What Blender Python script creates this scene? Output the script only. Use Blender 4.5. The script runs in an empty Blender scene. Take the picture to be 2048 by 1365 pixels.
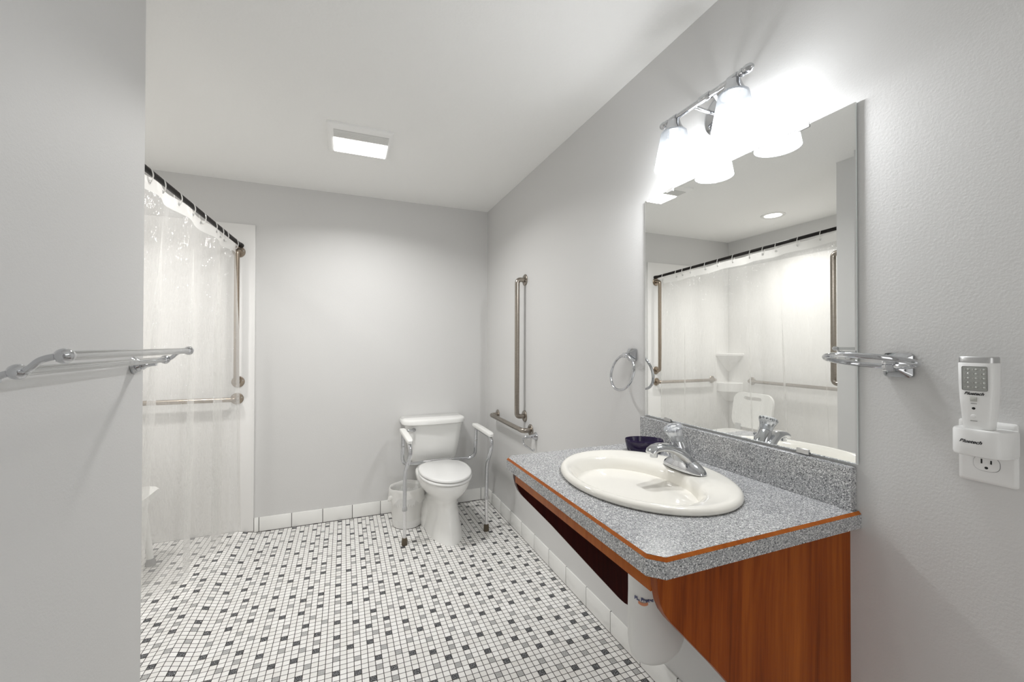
import bpy, bmesh, math, random
from mathutils import Vector, Matrix
random.seed(7)
C = bpy.context.scene.collection
PI = math.pi
H, RX, D = 2.44, 1.1293, 3.3569       # ceiling height, right wall, back wall
LX, LY, AX = -0.580, 1.6262, -1.6894   # left wall face, its far end, shower side wall
FY = -1.25                            # wall behind the camera
V = Vector

# ---------------------------------------------------------------- materials
def mat(name, color=(.8, .8, .8), rough=.5, metal=0., **kw):
    m = bpy.data.materials.new(name); m.use_nodes = True
    b = m.node_tree.nodes['Principled BSDF']
    b.inputs['Base Color'].default_value = (*color, 1)
    b.inputs['Roughness'].default_value = rough
    b.inputs['Metallic'].default_value = metal
    for k, v in kw.items(): b.inputs[k.replace('_', ' ')].default_value = v
    return m
class NT:
    def __init__(s, m): s.t = m.node_tree; s.b = s.t.nodes.get('Principled BSDF')
    def n(s, typ, **kw):
        x = s.t.nodes.new(typ)
        for k, v in kw.items(): setattr(x, k, v)
        return x
    def l(s, a, b): s.t.links.new(a, b)
    def math(s, op, a, b=None, c=None):
        x = s.n('ShaderNodeMath', operation=op)
        for i, q in enumerate((a, b, c)):
            if q is None: continue
            if isinstance(q, (int, float)): x.inputs[i].default_value = q
            else: s.l(q, x.inputs[i])
        return x.outputs[0]
    def ramp(s, fac, stops, interp='LINEAR'):
        x = s.n('ShaderNodeValToRGB'); x.color_ramp.interpolation = interp
        e = x.color_ramp.elements
        while len(e) < len(stops): e.new(.5)
        for el, (p, c) in zip(e, stops): el.position = p; el.color = (*c, 1)
        s.l(fac, x.inputs[0]); return x.outputs[0]
    def bump(s, h, strength=.1, dist=.001):
        x = s.n('ShaderNodeBump'); x.inputs['Strength'].default_value = strength; x.inputs['Distance'].default_value = dist
        s.l(h, x.inputs['Height']); return x.outputs[0]
    def noise(s, scale, detail=2., rough=.5, vec=None):
        x = s.n('ShaderNodeTexNoise'); x.inputs['Scale'].default_value = scale
        x.inputs['Detail'].default_value = detail; x.inputs['Roughness'].default_value = rough
        s.l(vec if vec is not None else s.obj(), x.inputs['Vector']); return x.outputs['Fac']
    def obj(s):
        if not hasattr(s, '_o'): s._o = s.n('ShaderNodeTexCoord').outputs['Object']
        return s._o
    def mapping(s, scale=(1, 1, 1), rot=(0, 0, 0)):
        x = s.n('ShaderNodeMapping'); x.inputs['Scale'].default_value = scale; x.inputs['Rotation'].default_value = rot
        s.l(s.obj(), x.inputs['Vector']); return x.outputs[0]

def paint(name, col, scale, strength, dist=.002, rough=.55):
    m = mat(name, col, rough); t = NT(m)
    n = t.noise(scale, 3., .6)
    t.l(t.bump(n, strength, dist), t.b.inputs['Normal'])
    return m
M = {}
M['wall'] = paint('grey wall paint', (.655, .652, .645), 170, .35, .0012)
M['ceil'] = paint('white ceiling paint', (.90, .90, .885), 75, .5, .003, .7)
M['porcelain'] = mat('white porcelain', (.87, .87, .85), .08)
M['cream'] = mat('cream porcelain', (.86, .835, .77), .08)
M['seat'] = mat('white seat plastic', (.82, .82, .81), .18)
M['chrome'] = mat('chrome', (.58, .59, .61), .05, 1.)
M['satin'] = mat('satin silver', (.55, .55, .55), .35, 1.)
M['alu'] = mat('aluminium tube', (.80, .80, .81), .22, 1.)
M['white'] = mat('white plastic', (.82, .82, .81), .3)
M['soft'] = mat('soft white plastic', (.82, .82, .80), .35)
M['pad'] = mat('off white armrest', (.78, .78, .76), .5)
M['panel'] = mat('white shower panel', (.84, .832, .818), .42)
M['rubber'] = mat('brown rubber', (.09, .07, .045), .7)
M['greyrubber'] = mat('grey rubber', (.22, .22, .22), .7)
M['black'] = mat('black paint', (.010, .008, .007), .45, Specular_IOR_Level=.25)
M['dark'] = mat('black plastic', (.01, .01, .01), .4)
M['ink'] = mat('black ink', (.012, .012, .014), .6)
M['navy'] = mat('navy ink', (.03, .04, .16), .6)
M['orange'] = mat('orange ink', (.72, .30, .16), .6)
M['purple'] = mat('purple glaze', (.017, .008, .045), .06)
M['ledpanel'] = mat('grey display', (.38, .39, .37), .2)
M['vent'] = mat('vent plastic', (.64, .64, .62), .5)
M['led'] = mat('clear led', (.52, .53, .50), .1)
M['ledring'] = mat('led rim', (.22, .22, .21), .3)
M['greybutton'] = mat('grey button', (.48, .48, .45), .4)
M['collar'] = mat('grey collar', (.45, .45, .45), .5)
M['grout'] = mat('dark grout', (.045, .036, .03), .9)
M['gap'] = mat('dark gap', (.02, .02, .02), .9)
M['tile'] = mat('white wall tile', (.86, .86, .84), .12)
M['mirror'] = mat('mirror silver', (.93, .94, .93), .0, 1.)
M['glassedge'] = mat('mirror glass edge', (.80, .86, .84), .1)
def steel(name, col):
    m = mat(name, col, .28, 1.); t = NT(m)
    n = t.noise(60, 3, .6, t.mapping((1, 1, 12)))
    t.l(t.ramp(n, [(.3, tuple(c * .8 for c in col)), (.7, tuple(min(1, c * 1.15) for c in col))]), t.b.inputs['Base Color'])
    return m
M['steel'] = steel('brushed steel', (.35, .315, .275))
M['steelw'] = steel('warm brushed steel', (.37, .31, .25))
def acrylic():
    m = bpy.data.materials.new('clear acrylic'); m.use_nodes = True
    t = m.node_tree; t.nodes.clear()
    o = t.nodes.new('ShaderNodeOutputMaterial'); mx = t.nodes.new('ShaderNodeMixShader')
    tr = t.nodes.new('ShaderNodeBsdfTransparent'); tr.inputs[0].default_value = (.80, .81, .81, 1)
    gl = t.nodes.new('ShaderNodeBsdfGlossy'); gl.inputs['Roughness'].default_value = .03
    lw = t.nodes.new('ShaderNodeLayerWeight'); lw.inputs[0].default_value = .35
    t.links.new(lw.outputs['Facing'], mx.inputs[0]); t.links.new(tr.outputs[0], mx.inputs[1]); t.links.new(gl.outputs[0], mx.inputs[2])
    t.links.new(mx.outputs[0], o.inputs[0]); return m
M['acrylic'] = acrylic()
def crystal():
    m = mat('crystal knob', (.93, .96, 1.), .06); b = m.node_tree.nodes['Principled BSDF']
    b.inputs['Transmission Weight'].default_value = .75; b.inputs['IOR'].default_value = 1.45
    return m
M['crystal'] = crystal()
def film(name, opac, gloss, bumps):
    m = bpy.data.materials.new(name); m.use_nodes = True
    q = NT(m); t = m.node_tree; t.nodes.clear()
    o = q.n('ShaderNodeOutputMaterial')
    tr = q.n('ShaderNodeBsdfTransparent'); tr.inputs[0].default_value = (.985, .985, .98, 1)
    di = q.n('ShaderNodeBsdfDiffuse'); di.inputs[0].default_value = (.95, .945, .93, 1)
    tl = q.n('ShaderNodeBsdfTranslucent'); tl.inputs[0].default_value = (.95, .945, .93, 1)
    a = q.n('ShaderNodeMixShader'); a.inputs[0].default_value = .5
    q.l(di.outputs[0], a.inputs[1]); q.l(tl.outputs[0], a.inputs[2])
    b = q.n('ShaderNodeMixShader'); b.inputs[0].default_value = opac
    q.l(tr.outputs[0], b.inputs[1]); q.l(a.outputs[0], b.inputs[2])
    gl = q.n('ShaderNodeBsdfGlossy'); gl.inputs['Roughness'].default_value = .04
    if bumps:
        n = q.noise(9, 4, .6, q.mapping((1.6, 1.6, .55)))
        q.l(q.bump(n, 1., .06), gl.inputs['Normal'])
    c = q.n('ShaderNodeMixShader'); c.inputs[0].default_value = gloss
    q.l(b.outputs[0], c.inputs[1]); q.l(gl.outputs[0], c.inputs[2])
    q.l(c.outputs[0], o.inputs[0]); return m
M['film'] = film('clear vinyl film', .285, .15, True)
M['hem'] = film('white vinyl hem', .62, .06, False)
M['bag'] = film('white bag film', .78, .04, False)
M['ringplastic'] = film('translucent ring plastic', .85, .08, False)
def shade():
    m = bpy.data.materials.new('frosted glass'); m.use_nodes = True
    q = NT(m); t = m.node_tree; t.nodes.clear()
    o = q.n('ShaderNodeOutputMaterial')
    tr = q.n('ShaderNodeBsdfTransparent'); tr.inputs[0].default_value = (1, 1, 1, 1)
    tl = q.n('ShaderNodeBsdfTranslucent'); tl.inputs[0].default_value = (.20, .21, .22, 1)
    di = q.n('ShaderNodeBsdfDiffuse'); di.inputs[0].default_value = (.20, .21, .22, 1)
    a = q.n('ShaderNodeMixShader'); a.inputs[0].default_value = .5; q.l(tl.outputs[0], a.inputs[1]); q.l(di.outputs[0], a.inputs[2])
    lw = q.n('ShaderNodeLayerWeight'); lw.inputs[0].default_value = .25
    f = q.math('MULTIPLY_ADD', lw.outputs['Facing'], .35, .55)
    b = q.n('ShaderNodeMixShader'); q.l(f, b.inputs[0]); q.l(tr.outputs[0], b.inputs[1]); q.l(a.outputs[0], b.inputs[2])
    q.l(b.outputs[0], o.inputs[0]); return m
M['shade'] = shade()
def glow(name, strength, col=(1, 1, 1)):
    m = bpy.data.materials.new(name); m.use_nodes = True
    t = m.node_tree; t.nodes.clear()
    o = t.nodes.new('ShaderNodeOutputMaterial'); e = t.nodes.new('ShaderNodeEmission')
    e.inputs[0].default_value = (*col, 1); e.inputs[1].default_value = strength
    t.links.new(e.outputs[0], o.inputs[0]); return m
BULB_W, FAN_W, DOWN_W, WORLD = 8.2, 9.0, 6.6, 1.1
M['bulb'] = glow('lit bulb', 8., (.96, .98, 1.))
M['fanlens'] = glow('lit fan lens', 5., (1, .99, .97))
M['downlens'] = glow('lit downlight lens', 6., (1, .98, .95))
def laminate():
    m = mat('speckled grey laminate', (.4, .4, .4), .2, Specular_IOR_Level=.75); t = NT(m)
    v = t.n('ShaderNodeTexVoronoi'); v.inputs['Scale'].default_value = 520; t.l(t.obj(), v.inputs['Vector'])
    hs = t.n('ShaderNodeSeparateColor'); t.l(v.outputs['Color'], hs.inputs[0])
    c = t.ramp(hs.outputs[0], [(0, (.08, .082, .09)), (.09, (.25, .255, .265)), (.30, (.37, .375, .385)), (.62, (.47, .475, .48)), (.87, (.80, .80, .80))], 'CONSTANT')
    t.l(c, t.b.inputs['Base Color']); return m
M['laminate'] = laminate()
def wood(name, dark, mid, light, rough=.38):
    m = mat(name, mid, rough, Specular_IOR_Level=.13); t = NT(m)
    warp = t.noise(1.6, 2, .5, t.mapping((1, 1, .5)))
    mp = t.n('ShaderNodeMapping'); mp.inputs['Scale'].default_value = (1, 1, .035); t.l(t.obj(), mp.inputs['Vector'])
    ad = t.n('ShaderNodeVectorMath', operation='MULTIPLY_ADD'); cv = t.n('ShaderNodeCombineXYZ')
    t.l(warp, cv.inputs[0]); t.l(warp, cv.inputs[1]); t.l(cv.outputs[0], ad.inputs[0]); ad.inputs[1].default_value = (.10, .10, 0); t.l(mp.outputs[0], ad.inputs[2])
    n1 = t.noise(22, 4, .65, ad.outputs[0]); n2 = t.noise(95, 3, .6, ad.outputs[0]); n3 = t.noise(8, 2, .5, ad.outputs[0])
    s = t.math('ADD', t.math('MULTIPLY', n1, .50), t.math('MULTIPLY', n2, .28))
    s = t.math('ADD', s, t.math('MULTIPLY', n3, .22))
    t.l(t.ramp(s, [(.33, dark), (.48, mid), (.66, light)]), t.b.inputs['Base Color']); return m
M['cherry'] = wood('cherry veneer', (.085, .014, .002), (.245, .050, .006), (.41, .108, .014))
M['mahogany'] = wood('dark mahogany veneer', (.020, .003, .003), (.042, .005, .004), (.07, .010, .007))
M['cherryedge'] = wood('cherry edge band', (.27, .060, .009), (.40, .105, .016), (.50, .15, .026))

PX, PY, OX, OY = .02722, .02728, .0024058, .0016181
def floor_mat(name, kind):
    m = mat(name, (.76, .75, .73), .3); t = NT(m)
    sp = t.n('ShaderNodeSeparateXYZ'); t.l(t.obj(), sp.inputs[0])
    fx = t.math('FRACT', t.math('ADD', t.math('DIVIDE', t.math('SUBTRACT', sp.outputs[0], OX), PX), 100.5))
    fy = t.math('FRACT', t.math('ADD', t.math('DIVIDE', t.math('SUBTRACT', sp.outputs[1], OY), PY), 100.5))
    dx = t.math('ABSOLUTE', t.math('SUBTRACT', fx, .5)); dy = t.math('ABSOLUTE', t.math('SUBTRACT', fy, .5))
    e = t.math('MAXIMUM', dx, dy)
    g = t.math('GREATER_THAN', e, .452)
    cx = t.math('FLOOR', t.math('ADD', t.math('DIVIDE', t.math('SUBTRACT', sp.outputs[0], OX), PX), 100.5))
    cy = t.math('FLOOR', t.math('ADD', t.math('DIVIDE', t.math('SUBTRACT', sp.outputs[1], OY), PY), 100.5))
    cv = t.n('ShaderNodeCombineXYZ'); t.l(cx, cv.inputs[0]); t.l(cy, cv.inputs[1])
    wn = t.n('ShaderNodeTexWhiteNoise', noise_dimensions='2D'); t.l(cv.outputs[0], wn.inputs['Vector'])
    if kind == 'white':
        c = t.ramp(wn.outputs['Value'], [(0, (.80, .785, .76)), (1, (.88, .87, .855))])
    else:
        n = t.noise(330 if kind == 'dark' else 420, 2, .6)
        c = t.ramp(n, [(.45, (.008, .009, .012)), (.54, (.035, .038, .045)), (.63, (.55, .56, .57))] if kind == 'dark' else
                      [(.34, (.20, .20, .20)), (.50, (.42, .42, .415)), (.66, (.66, .655, .64))])
    gn = t.noise(14, 2, .5)
    gc = t.ramp(gn, [(.35, (.028, .017, .010)), (.65, (.012, .010, .009))])
    mx = t.n('ShaderNodeMix', data_type='RGBA'); t.l(g, mx.inputs['Factor']); t.l(c, mx.inputs[6]); t.l(gc, mx.inputs[7])
    t.l(mx.outputs[2], t.b.inputs['Base Color'])
    r = t.math('MULTIPLY_ADD', g, .5, .3); t.l(r, t.b.inputs['Roughness'])
    hh = t.math('SUBTRACT', 1., t.math('SMOOTH_MAX', t.math('SUBTRACT', e, .44), 0., .02))
    t.l(t.bump(hh, .5, .01), t.b.inputs['Normal'])
    return m
M['fw'] = floor_mat('white mosaic', 'white'); M['fd'] = floor_mat('black speckled mosaic', 'dark'); M['fg'] = floor_mat('grey speckled mosaic', 'grey')

# ---------------------------------------------------------------- mesh helpers
def nb(): return bmesh.new()
def box(bm, a, b, bev=0., seg=2):
    a, b = V(a), V(b)
    r = bmesh.ops.create_cube(bm, size=1.)
    vs = r['verts']; c = (a + b) / 2; s = b - a
    for v in vs: v.co = V((v.co.x * s.x, v.co.y * s.y, v.co.z * s.z)) + c
    if bev:
        es = list({e for v in vs for e in v.link_edges})
        bmesh.ops.bevel(bm, geom=es, offset=bev, segments=seg, affect='EDGES', profile=.5)
    return bm
def frame_rings(path, closed=False):
    n = len(path); T = []
    for i in range(n):
        a = path[i - 1] if (i > 0 or closed) else path[i]
        b = path[(i + 1) % n] if (i < n - 1 or closed) else path[i]
        T.append((b - a).normalized())
    up = V((0, 0, 1)) if abs(T[0].z) < .9 else V((1, 0, 0))
    N = [(up - T[0] * up.dot(T[0])).normalized()]
    for i in range(1, n):
        q = T[i - 1].rotation_difference(T[i]); x = q @ N[-1]
        N.append((x - T[i] * x.dot(T[i])).normalized())
    return T, N
def loft(bm, rings, cap=True, closed=False):
    vr = [[bm.verts.new(p) for p in r] for r in rings]
    n = len(vr[0]); m = len(vr)
    for i in range(m if closed else m - 1):
        A, B = vr[i], vr[(i + 1) % m]
        for j in range(n):
            k = (j + 1) % n
            bm.faces.new((A[j], A[k], B[k], B[j]))
    if cap and not closed:
        bm.faces.new(vr[0][::-1]); bm.faces.new(vr[-1])
    return bm
def tube(bm, path, r, n=14, closed=False, cap=True):
    path = [V(p) for p in path]
    T, N = frame_rings(path, closed)
    rr = r if isinstance(r, (list, tuple)) else [r] * len(path)
    rings = []
    for p, t, nn, q in zip(path, T, N, rr):
        bn = t.cross(nn)
        rings.append([p + (nn * math.cos(2 * PI * j / n) + bn * math.sin(2 * PI * j / n)) * q for j in range(n)])
    return loft(bm, rings, cap, closed)
def smooth_path(pts, rad=.03, seg=7):
    pts = [V(p) for p in pts]; out = [pts[0]]
    for i in range(1, len(pts) - 1):
        a, b, c = pts[i - 1], pts[i], pts[i + 1]
        d1, d2 = (a - b), (c - b)
        q = min(rad, d1.length * .49, d2.length * .49)
        p0, p1 = b + d1.normalized() * q, b + d2.normalized() * q
        for k in range(seg + 1):
            t = k / seg
            out.append(p0 * (1 - t) ** 2 + b * 2 * t * (1 - t) + p1 * t * t)
    out.append(pts[-1]); return out
def catmull(pts, k=6):
    pts = [V(p) for p in pts]; P = [pts[0] * 2 - pts[1]] + pts + [pts[-1] * 2 - pts[-2]]; out = []
    for i in range(1, len(P) - 2):
        for s in range(k):
            t = s / k
            out.append(.5 * ((2 * P[i]) + (P[i + 1] - P[i - 1]) * t + (2 * P[i - 1] - 5 * P[i] + 4 * P[i + 1] - P[i + 2]) * t * t + (3 * P[i] - P[i - 1] - 3 * P[i + 1] + P[i + 2]) * t ** 3))
    out.append(pts[-1]); return out
def lathe(bm, prof, origin=(0, 0, 0), axis=(0, 0, 1), n=32, sx=1., sy=1., cap=True, rib=None):
    o = V(origin); ax = V(axis).normalized()
    q = V((0, 0, 1)).rotation_difference(ax)
    rings = []
    for r, h in prof:
        ring = []
        for j in range(n):
            a = 2 * PI * j / n; k = r if rib is None else r * rib(a, h)
            ring.append(o + q @ V((k * math.cos(a) * sx, k * math.sin(a) * sy, h)))
        rings.append(ring)
    return loft(bm, rings, cap)
def prism(bm, poly, axis, a, b, bev=0.):
    """poly of 2-D points in the two other axes, extruded along axis from a to b"""
    def P(u, v, w):
        return {'x': V((w, u, v)), 'y': V((u, w, v)), 'z': V((u, v, w))}[axis]
    A = [bm.verts.new(P(u, v, a)) for u, v in poly]; B = [bm.verts.new(P(u, v, b)) for u, v in poly]
    n = len(poly); fs = []
    for j in range(n):
        k = (j + 1) % n; fs.append(bm.faces.new((A[j], A[k], B[k], B[j])))
    fs.append(bm.faces.new(A[::-1])); fs.append(bm.faces.new(B))
    if bev:
        es = list({e for f in fs[-2:] for e in f.edges})
        bmesh.ops.bevel(bm, geom=es, offset=bev, segments=2, affect='EDGES')
    return bm
def rrect(x0, x1, y0, y1, r, k=6):
    out = []
    for cx, cy, a0 in ((x1 - r, y1 - r, 0), (x0 + r, y1 - r, 90), (x0 + r, y0 + r, 180), (x1 - r, y0 + r, 270)):
        for i in range(k + 1):
            a = math.radians(a0 + 90 * i / k); out.append((cx + r * math.cos(a), cy + r * math.sin(a)))
    return out
def ball(bm, c, r, s=(1, 1, 1), n=20):
    bmesh.ops.create_uvsphere(bm, u_segments=n, v_segments=n // 2 + 2, radius=r, matrix=Matrix.Translation(V(c)) @ Matrix.Diagonal((*s, 1)))
    return bm
def textbm(txt, size, mtx, shear=0., bold=0., depth=.0002):
    cu = bpy.data.curves.new('t', 'FONT'); cu.body = txt; cu.size = size; cu.shear = shear; cu.offset = bold
    cu.extrude = depth; cu.align_x = 'CENTER'; cu.align_y = 'CENTER'
    o = bpy.data.objects.new('t', cu); C.objects.link(o)
    bpy.context.view_layer.update()
    me = bpy.data.meshes.new_from_object(o.evaluated_get(bpy.context.evaluated_depsgraph_get()))
    bm = nb(); bm.from_mesh(me); bm.transform(mtx)
    bpy.data.objects.remove(o); bpy.data.curves.remove(cu); bpy.data.meshes.remove(me)
    return bm

# ---------------------------------------------------------------- object helpers
def put(name, bm, mats, parent=None, origin=None, smooth=None):
    mats = mats if isinstance(mats, (list, tuple)) else [mats]
    bmesh.ops.recalc_face_normals(bm, faces=bm.faces)
    root = parent
    while root is not None and root.parent is not None: root = root.parent
    o0 = V(origin) if origin is not None else (root.location.copy() if root is not None else V((0, 0, 0)))
    if parent is None and origin is None:
        lo = V([min(v.co[i] for v in bm.verts) for i in range(3)]); hi = V([max(v.co[i] for v in bm.verts) for i in range(3)])
        o0 = V(((lo.x + hi.x) / 2, (lo.y + hi.y) / 2, lo.z))
    if o0.length: bmesh.ops.translate(bm, verts=bm.verts, vec=-o0)
    me = bpy.data.meshes.new(name); bm.to_mesh(me); bm.free()
    for m in mats: me.materials.append(M[m])
    if smooth is None: smooth = 38
    if smooth:
        me.shade_smooth()
        me.set_sharp_from_angle(angle=math.radians(smooth))
    o = bpy.data.objects.new(name, me); C.objects.link(o)
    if parent is not None: o.parent = parent
    else: o.location = o0
    return o
def tag(o, label=None, cat=None, group=None, kind=None):
    if label: o['label'] = label
    if cat: o['category'] = cat
    if group: o['group'] = group
    if kind: o['kind'] = kind
    return o
def thing(name, loc, label, cat, group=None):
    o = bpy.data.objects.new(name, None); o.empty_display_size = .05; C.objects.link(o); o.location = V(loc)
    return tag(o, label, cat, group)
def struct(name, bm, m, label, **kw):
    return tag(put(name, bm, m, origin=(0, 0, 0), **kw), label, name.split('_')[0], kind='structure')

# ---------------------------------------------------------------- the room
PAT = {(1, 11): 1, (2, 2): 2, (2, 5): 1, (2, 8): 2, (4, 3): 1, (4, 11): 1, (5, 1): 2, (5, 5): 2, (5, 7): 1, (6, 9): 2,
       (7, 0): 1, (7, 2): 2, (7, 4): 1, (8, 7): 2, (10, 0): 2, (10, 2): 1, (10, 6): 1, (10, 9): 2}
SHZ = .027
def fz(x): return SHZ * max(0., min(1., (-.567 - x) / .096))
bm = nb()
i0, i1 = math.floor((AX - OX) / PX) - 1, math.ceil((RX - OX) / PX) + 1
j0, j1 = math.floor((FY - OY) / PY) - 1, math.ceil((D - OY) / PY) + 1
xs = [max(AX - .05, min(RX + .05, OX + (i - .5) * PX)) for i in range(i0, i1 + 2)]
ys = [max(FY - .05, min(D + .05, OY + (j - .5) * PY)) for j in range(j0, j1 + 2)]
gv = [[bm.verts.new((x, y, fz(x))) for y in ys] for x in xs]
for a in range(len(xs) - 1):
    for b in range(len(ys) - 1):
        if xs[a + 1] - xs[a] < 1e-6 or ys[b + 1] - ys[b] < 1e-6: continue
        f = bm.faces.new((gv[a][b], gv[a + 1][b], gv[a + 1][b + 1], gv[a][b + 1]))
        f.material_index = PAT.get(((i0 + a) % 11, (j0 + b) % 12), 0)
struct('floor', bm, ['fw', 'fd', 'fg'], 'white mosaic floor with scattered black and grey speckled tiles', smooth=0)
struct('ceiling', box(nb(), (AX - .1, FY - .1, H), (RX + .1, D + .1, H + .08)), 'ceil', 'white lightly textured ceiling')
struct('wall_right', box(nb(), (RX, FY - .1, -.05), (RX + .1, D + .1, H)), 'wall', 'grey wall on the right behind the vanity')
struct('wall_back', box(nb(), (AX - .1, D, -.05), (RX, D + .1, H)), 'wall', 'grey back wall behind the toilet')
struct('wall_left', prism(nb(), [(LX, FY), (LX, LY), (AX - .1, LY), (AX - .1, LY - .1), (LX - .1, LY - .1), (LX - .1, FY)], 'z', -.05, H), 'wall', 'grey wall on the left ending at the shower')
struct('wall_shower', box(nb(), (AX - .1, LY, -.05), (AX, D, H)), 'wall', 'grey wall at the side of the shower')
bm = nb()
for a, b in (((LX - .1, FY - .1, -.05), (-.30, FY, H)), ((.62, FY - .1, -.05), (RX, FY, H)), ((-.30, FY - .1, 2.06), (.62, FY, H))): box(bm, a, b)
struct('wall_front', bm, 'wall', 'grey wall behind the camera with an unseen doorway added to let in fill light')  # unseen opening, added so the world fill reaches the room
# base tiles
def base_tiles(cuts, mk, th=.008, h=.103):
    bm = nb()
    for a, b in zip(cuts[:-1], cuts[1:]):
        box(bm, *mk(a + .0017, b - .0017, th), bev=.0018)
    for f in bm.faces: f.material_index = 0
    old = set(bm.faces)
    box(bm, *mk(cuts[0], cuts[-1], th * .72, h - .002))
    for f in bm.faces:
        if f not in old: f.material_index = 1
    return bm
hb = .102
cb = [-.5765, -.546] + [-.546 + .20235 * k for k in range(1, 9)] + [RX - .008]
struct('baseboard_back', base_tiles(cb, lambda a, b, t, h=hb: ((a, D - t, .0 if t < .007 else .004), (b, D, h))), ['tile', 'grout'], 'row of white base tiles along the back wall')
cr = sorted([1.382 + .2037 * k for k in range(-12, 10) if 1.382 + .2037 * k < D - .02] + [D - .008])
cr = [c for c in cr if c > FY + .1]
struct('baseboard_right', base_tiles(cr, lambda a, b, t, h=hb: ((RX - t, a, .0 if t < .007 else .004), (RX, b, h))), ['tile', 'grout'], 'row of white base tiles along the right wall')

# ---------------------------------------------------------------- shower surround
PT = .012
ts = thing('shower_surround', ((AX + LX) / 2, D - .1, SHZ), 'white moulded wall panels lining the shower behind the clear curtain', 'shower surround')
ZP = 2.14
put('wall_panel', box(nb(), (AX + PT, D - PT, SHZ - .012), (-.5775, D, ZP), .004), 'panel', ts)
put('wall_panel', box(nb(), (AX, LY + PT, SHZ - .012), (AX + PT, D, ZP), .004), 'panel', ts)
put('wall_panel', box(nb(), (AX + PT, LY, SHZ - .012), (-.5975, LY + PT, ZP), .004), 'panel', ts)
def quarter(bm, levels, k=14):
    cx, cy = AX + PT, D - PT; rings = []
    for r, z in levels:
        ring = [V((cx, cy, z))] + [V((cx + r * math.cos(a), cy - r * math.sin(a), z)) for a in [PI / 2 * i / k for i in range(k + 1)]]
        rings.append(ring)
    return loft(bm, rings)
put('corner_shelf', quarter(nb(), [(.012, 1.02), (.06, 1.06), (.12, 1.13), (.175, 1.185), (.19, 1.195), (.192, 1.213), (.186, 1.218)]), 'panel', ts)
put('soap_ledge', quarter(nb(), [(.05, .70), (.15, .80), (.175, .812), (.178, .90), (.172, .906)]), 'panel', ts)

# ---------------------------------------------------------------- curtain rod, rings, curtain
RE = V((-.666, 3.303, 1.992)); RD = V((-.12769, -1., .07445))     # far point and direction per metre toward the camera
def rod(y): return RE + RD * (RE.y - y)
ya, yb = D - PT - .001, LY + PT + .001
tr = thing('curtain_rod', rod(2.5), 'black shower curtain rod running from the back wall to the left wall', 'curtain rod')
put('rod', tube(nb(), [rod(ya - .03), rod(2.4), rod(yb + .03)], .0125, 18), 'black', tr)
for y0, y1 in ((ya, ya - .035), (yb, yb + .035)):
    put('end_cap', tube(nb(), [rod(y0), rod((y0 + y1) / 2), rod(y1)], [.017, .0165, .014], 18), 'black', tr)
RY = [3.242, 3.088, 3.016, 2.918, 2.782, 2.656, 2.522, 2.380, 2.276, 2.184, 2.028, 1.886]
nth = ['first', 'second', 'third', 'fourth', 'fifth', 'sixth', 'seventh', 'eighth', 'ninth', 'tenth', 'eleventh', 'twelfth']
RDn = RD.normalized(); RU = (V((0, 0, 1)) - RDn * RDn.z).normalized(); RS = RDn.cross(RU)
first = None
def ring_path(tilt):
    out = []
    for j in range(28):
        a = 2 * PI * j / 28
        out.append(RU * (math.sin(a) * .033 - .0185) + RS * math.cos(a) * (.0175 - .004 * min(0, math.sin(a)) * -1) + RDn * (.006 * math.sin(a) * tilt))
    return out
for k, y in enumerate(RY):
    p = rod(y)
    if first is None:
        bm = tube(nb(), [p + q for q in ring_path(1.)], .0026, 8, closed=True)
        o = first = put('curtain_ring', bm, 'ringplastic', origin=p)
    else:
        o = first.copy(); C.objects.link(o); o.location = p
        o.rotation_euler.z = random.uniform(-.25, .25)
    tag(o, 'translucent plastic ring on the black curtain rod, %s from the back wall' % nth[k], 'curtain ring', 'curtain rings on the black rod')
tc = thing('shower_curtain', (-.75, 2.45, .12), 'clear plastic shower curtain hanging in folds from the black rod', 'shower curtain')
def cur(s, z):
    """s 0..1 along the curtain, z height"""
    y = 3.243 - s * (3.243 - 1.715); p = rod(y); top = p.z - .034
    f = max(0., (top - z) / (top - .12))
    ph = s * 2 * PI * 5.5
    amp = .012 + .030 * min(1, f * 3)
    off = amp * math.sin(ph + .7 * math.sin(3 * s * PI)) + .012 * f * math.sin(ph * 2.3 + 1.1)
    slide = .020 * math.sin(2 * ph + .6) * min(1, f * 2)
    drift = -.10 * f ** 1.5 * max(0, min(1, (s - .30) / .3))
    fl = .045 * f * f * math.exp(-((s - .0) / .05) ** 2)
    sag = .010 * (1 - abs(math.sin(PI * s * 11))) * max(0, 1 - f * 12) * 0
    return V((p.x + off + drift + fl * .3, y + slide - fl * .4, z - sag))
def sheet(z0f, z1f, nz, ns=240):
    bm = nb(); g = []
    for i in range(ns + 1):
        s = i / ns; p = rod(3.243 - s * 1.528); top = p.z - .034
        zb = .085 + .055 * s + .012 * math.sin(9 * s)
        g.append([bm.verts.new(cur(s, top + (zb - top) * (z0f + (z1f - z0f) * k / nz))) for k in range(nz + 1)])
    for i in range(ns):
        for k in range(nz): bm.faces.new((g[i][k], g[i + 1][k], g[i + 1][k + 1], g[i][k + 1]))
    return bm
put('curtain_sheet', sheet(.028, 1., 60), 'film', tc, smooth=180)
put('top_hem', sheet(-.004, .028, 3), 'hem', tc, smooth=180)
for k, y in enumerate(RY):
    s = (3.243 - y) / 1.528; p = cur(s, rod(y).z - .047)
    put('grommet', tube(nb(), [p + V((.0015, math.cos(a) * .006, math.sin(a) * .006)) for a in [2 * PI * j / 14 for j in range(14)]], .0018, 6, closed=True), 'satin', tc)

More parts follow.
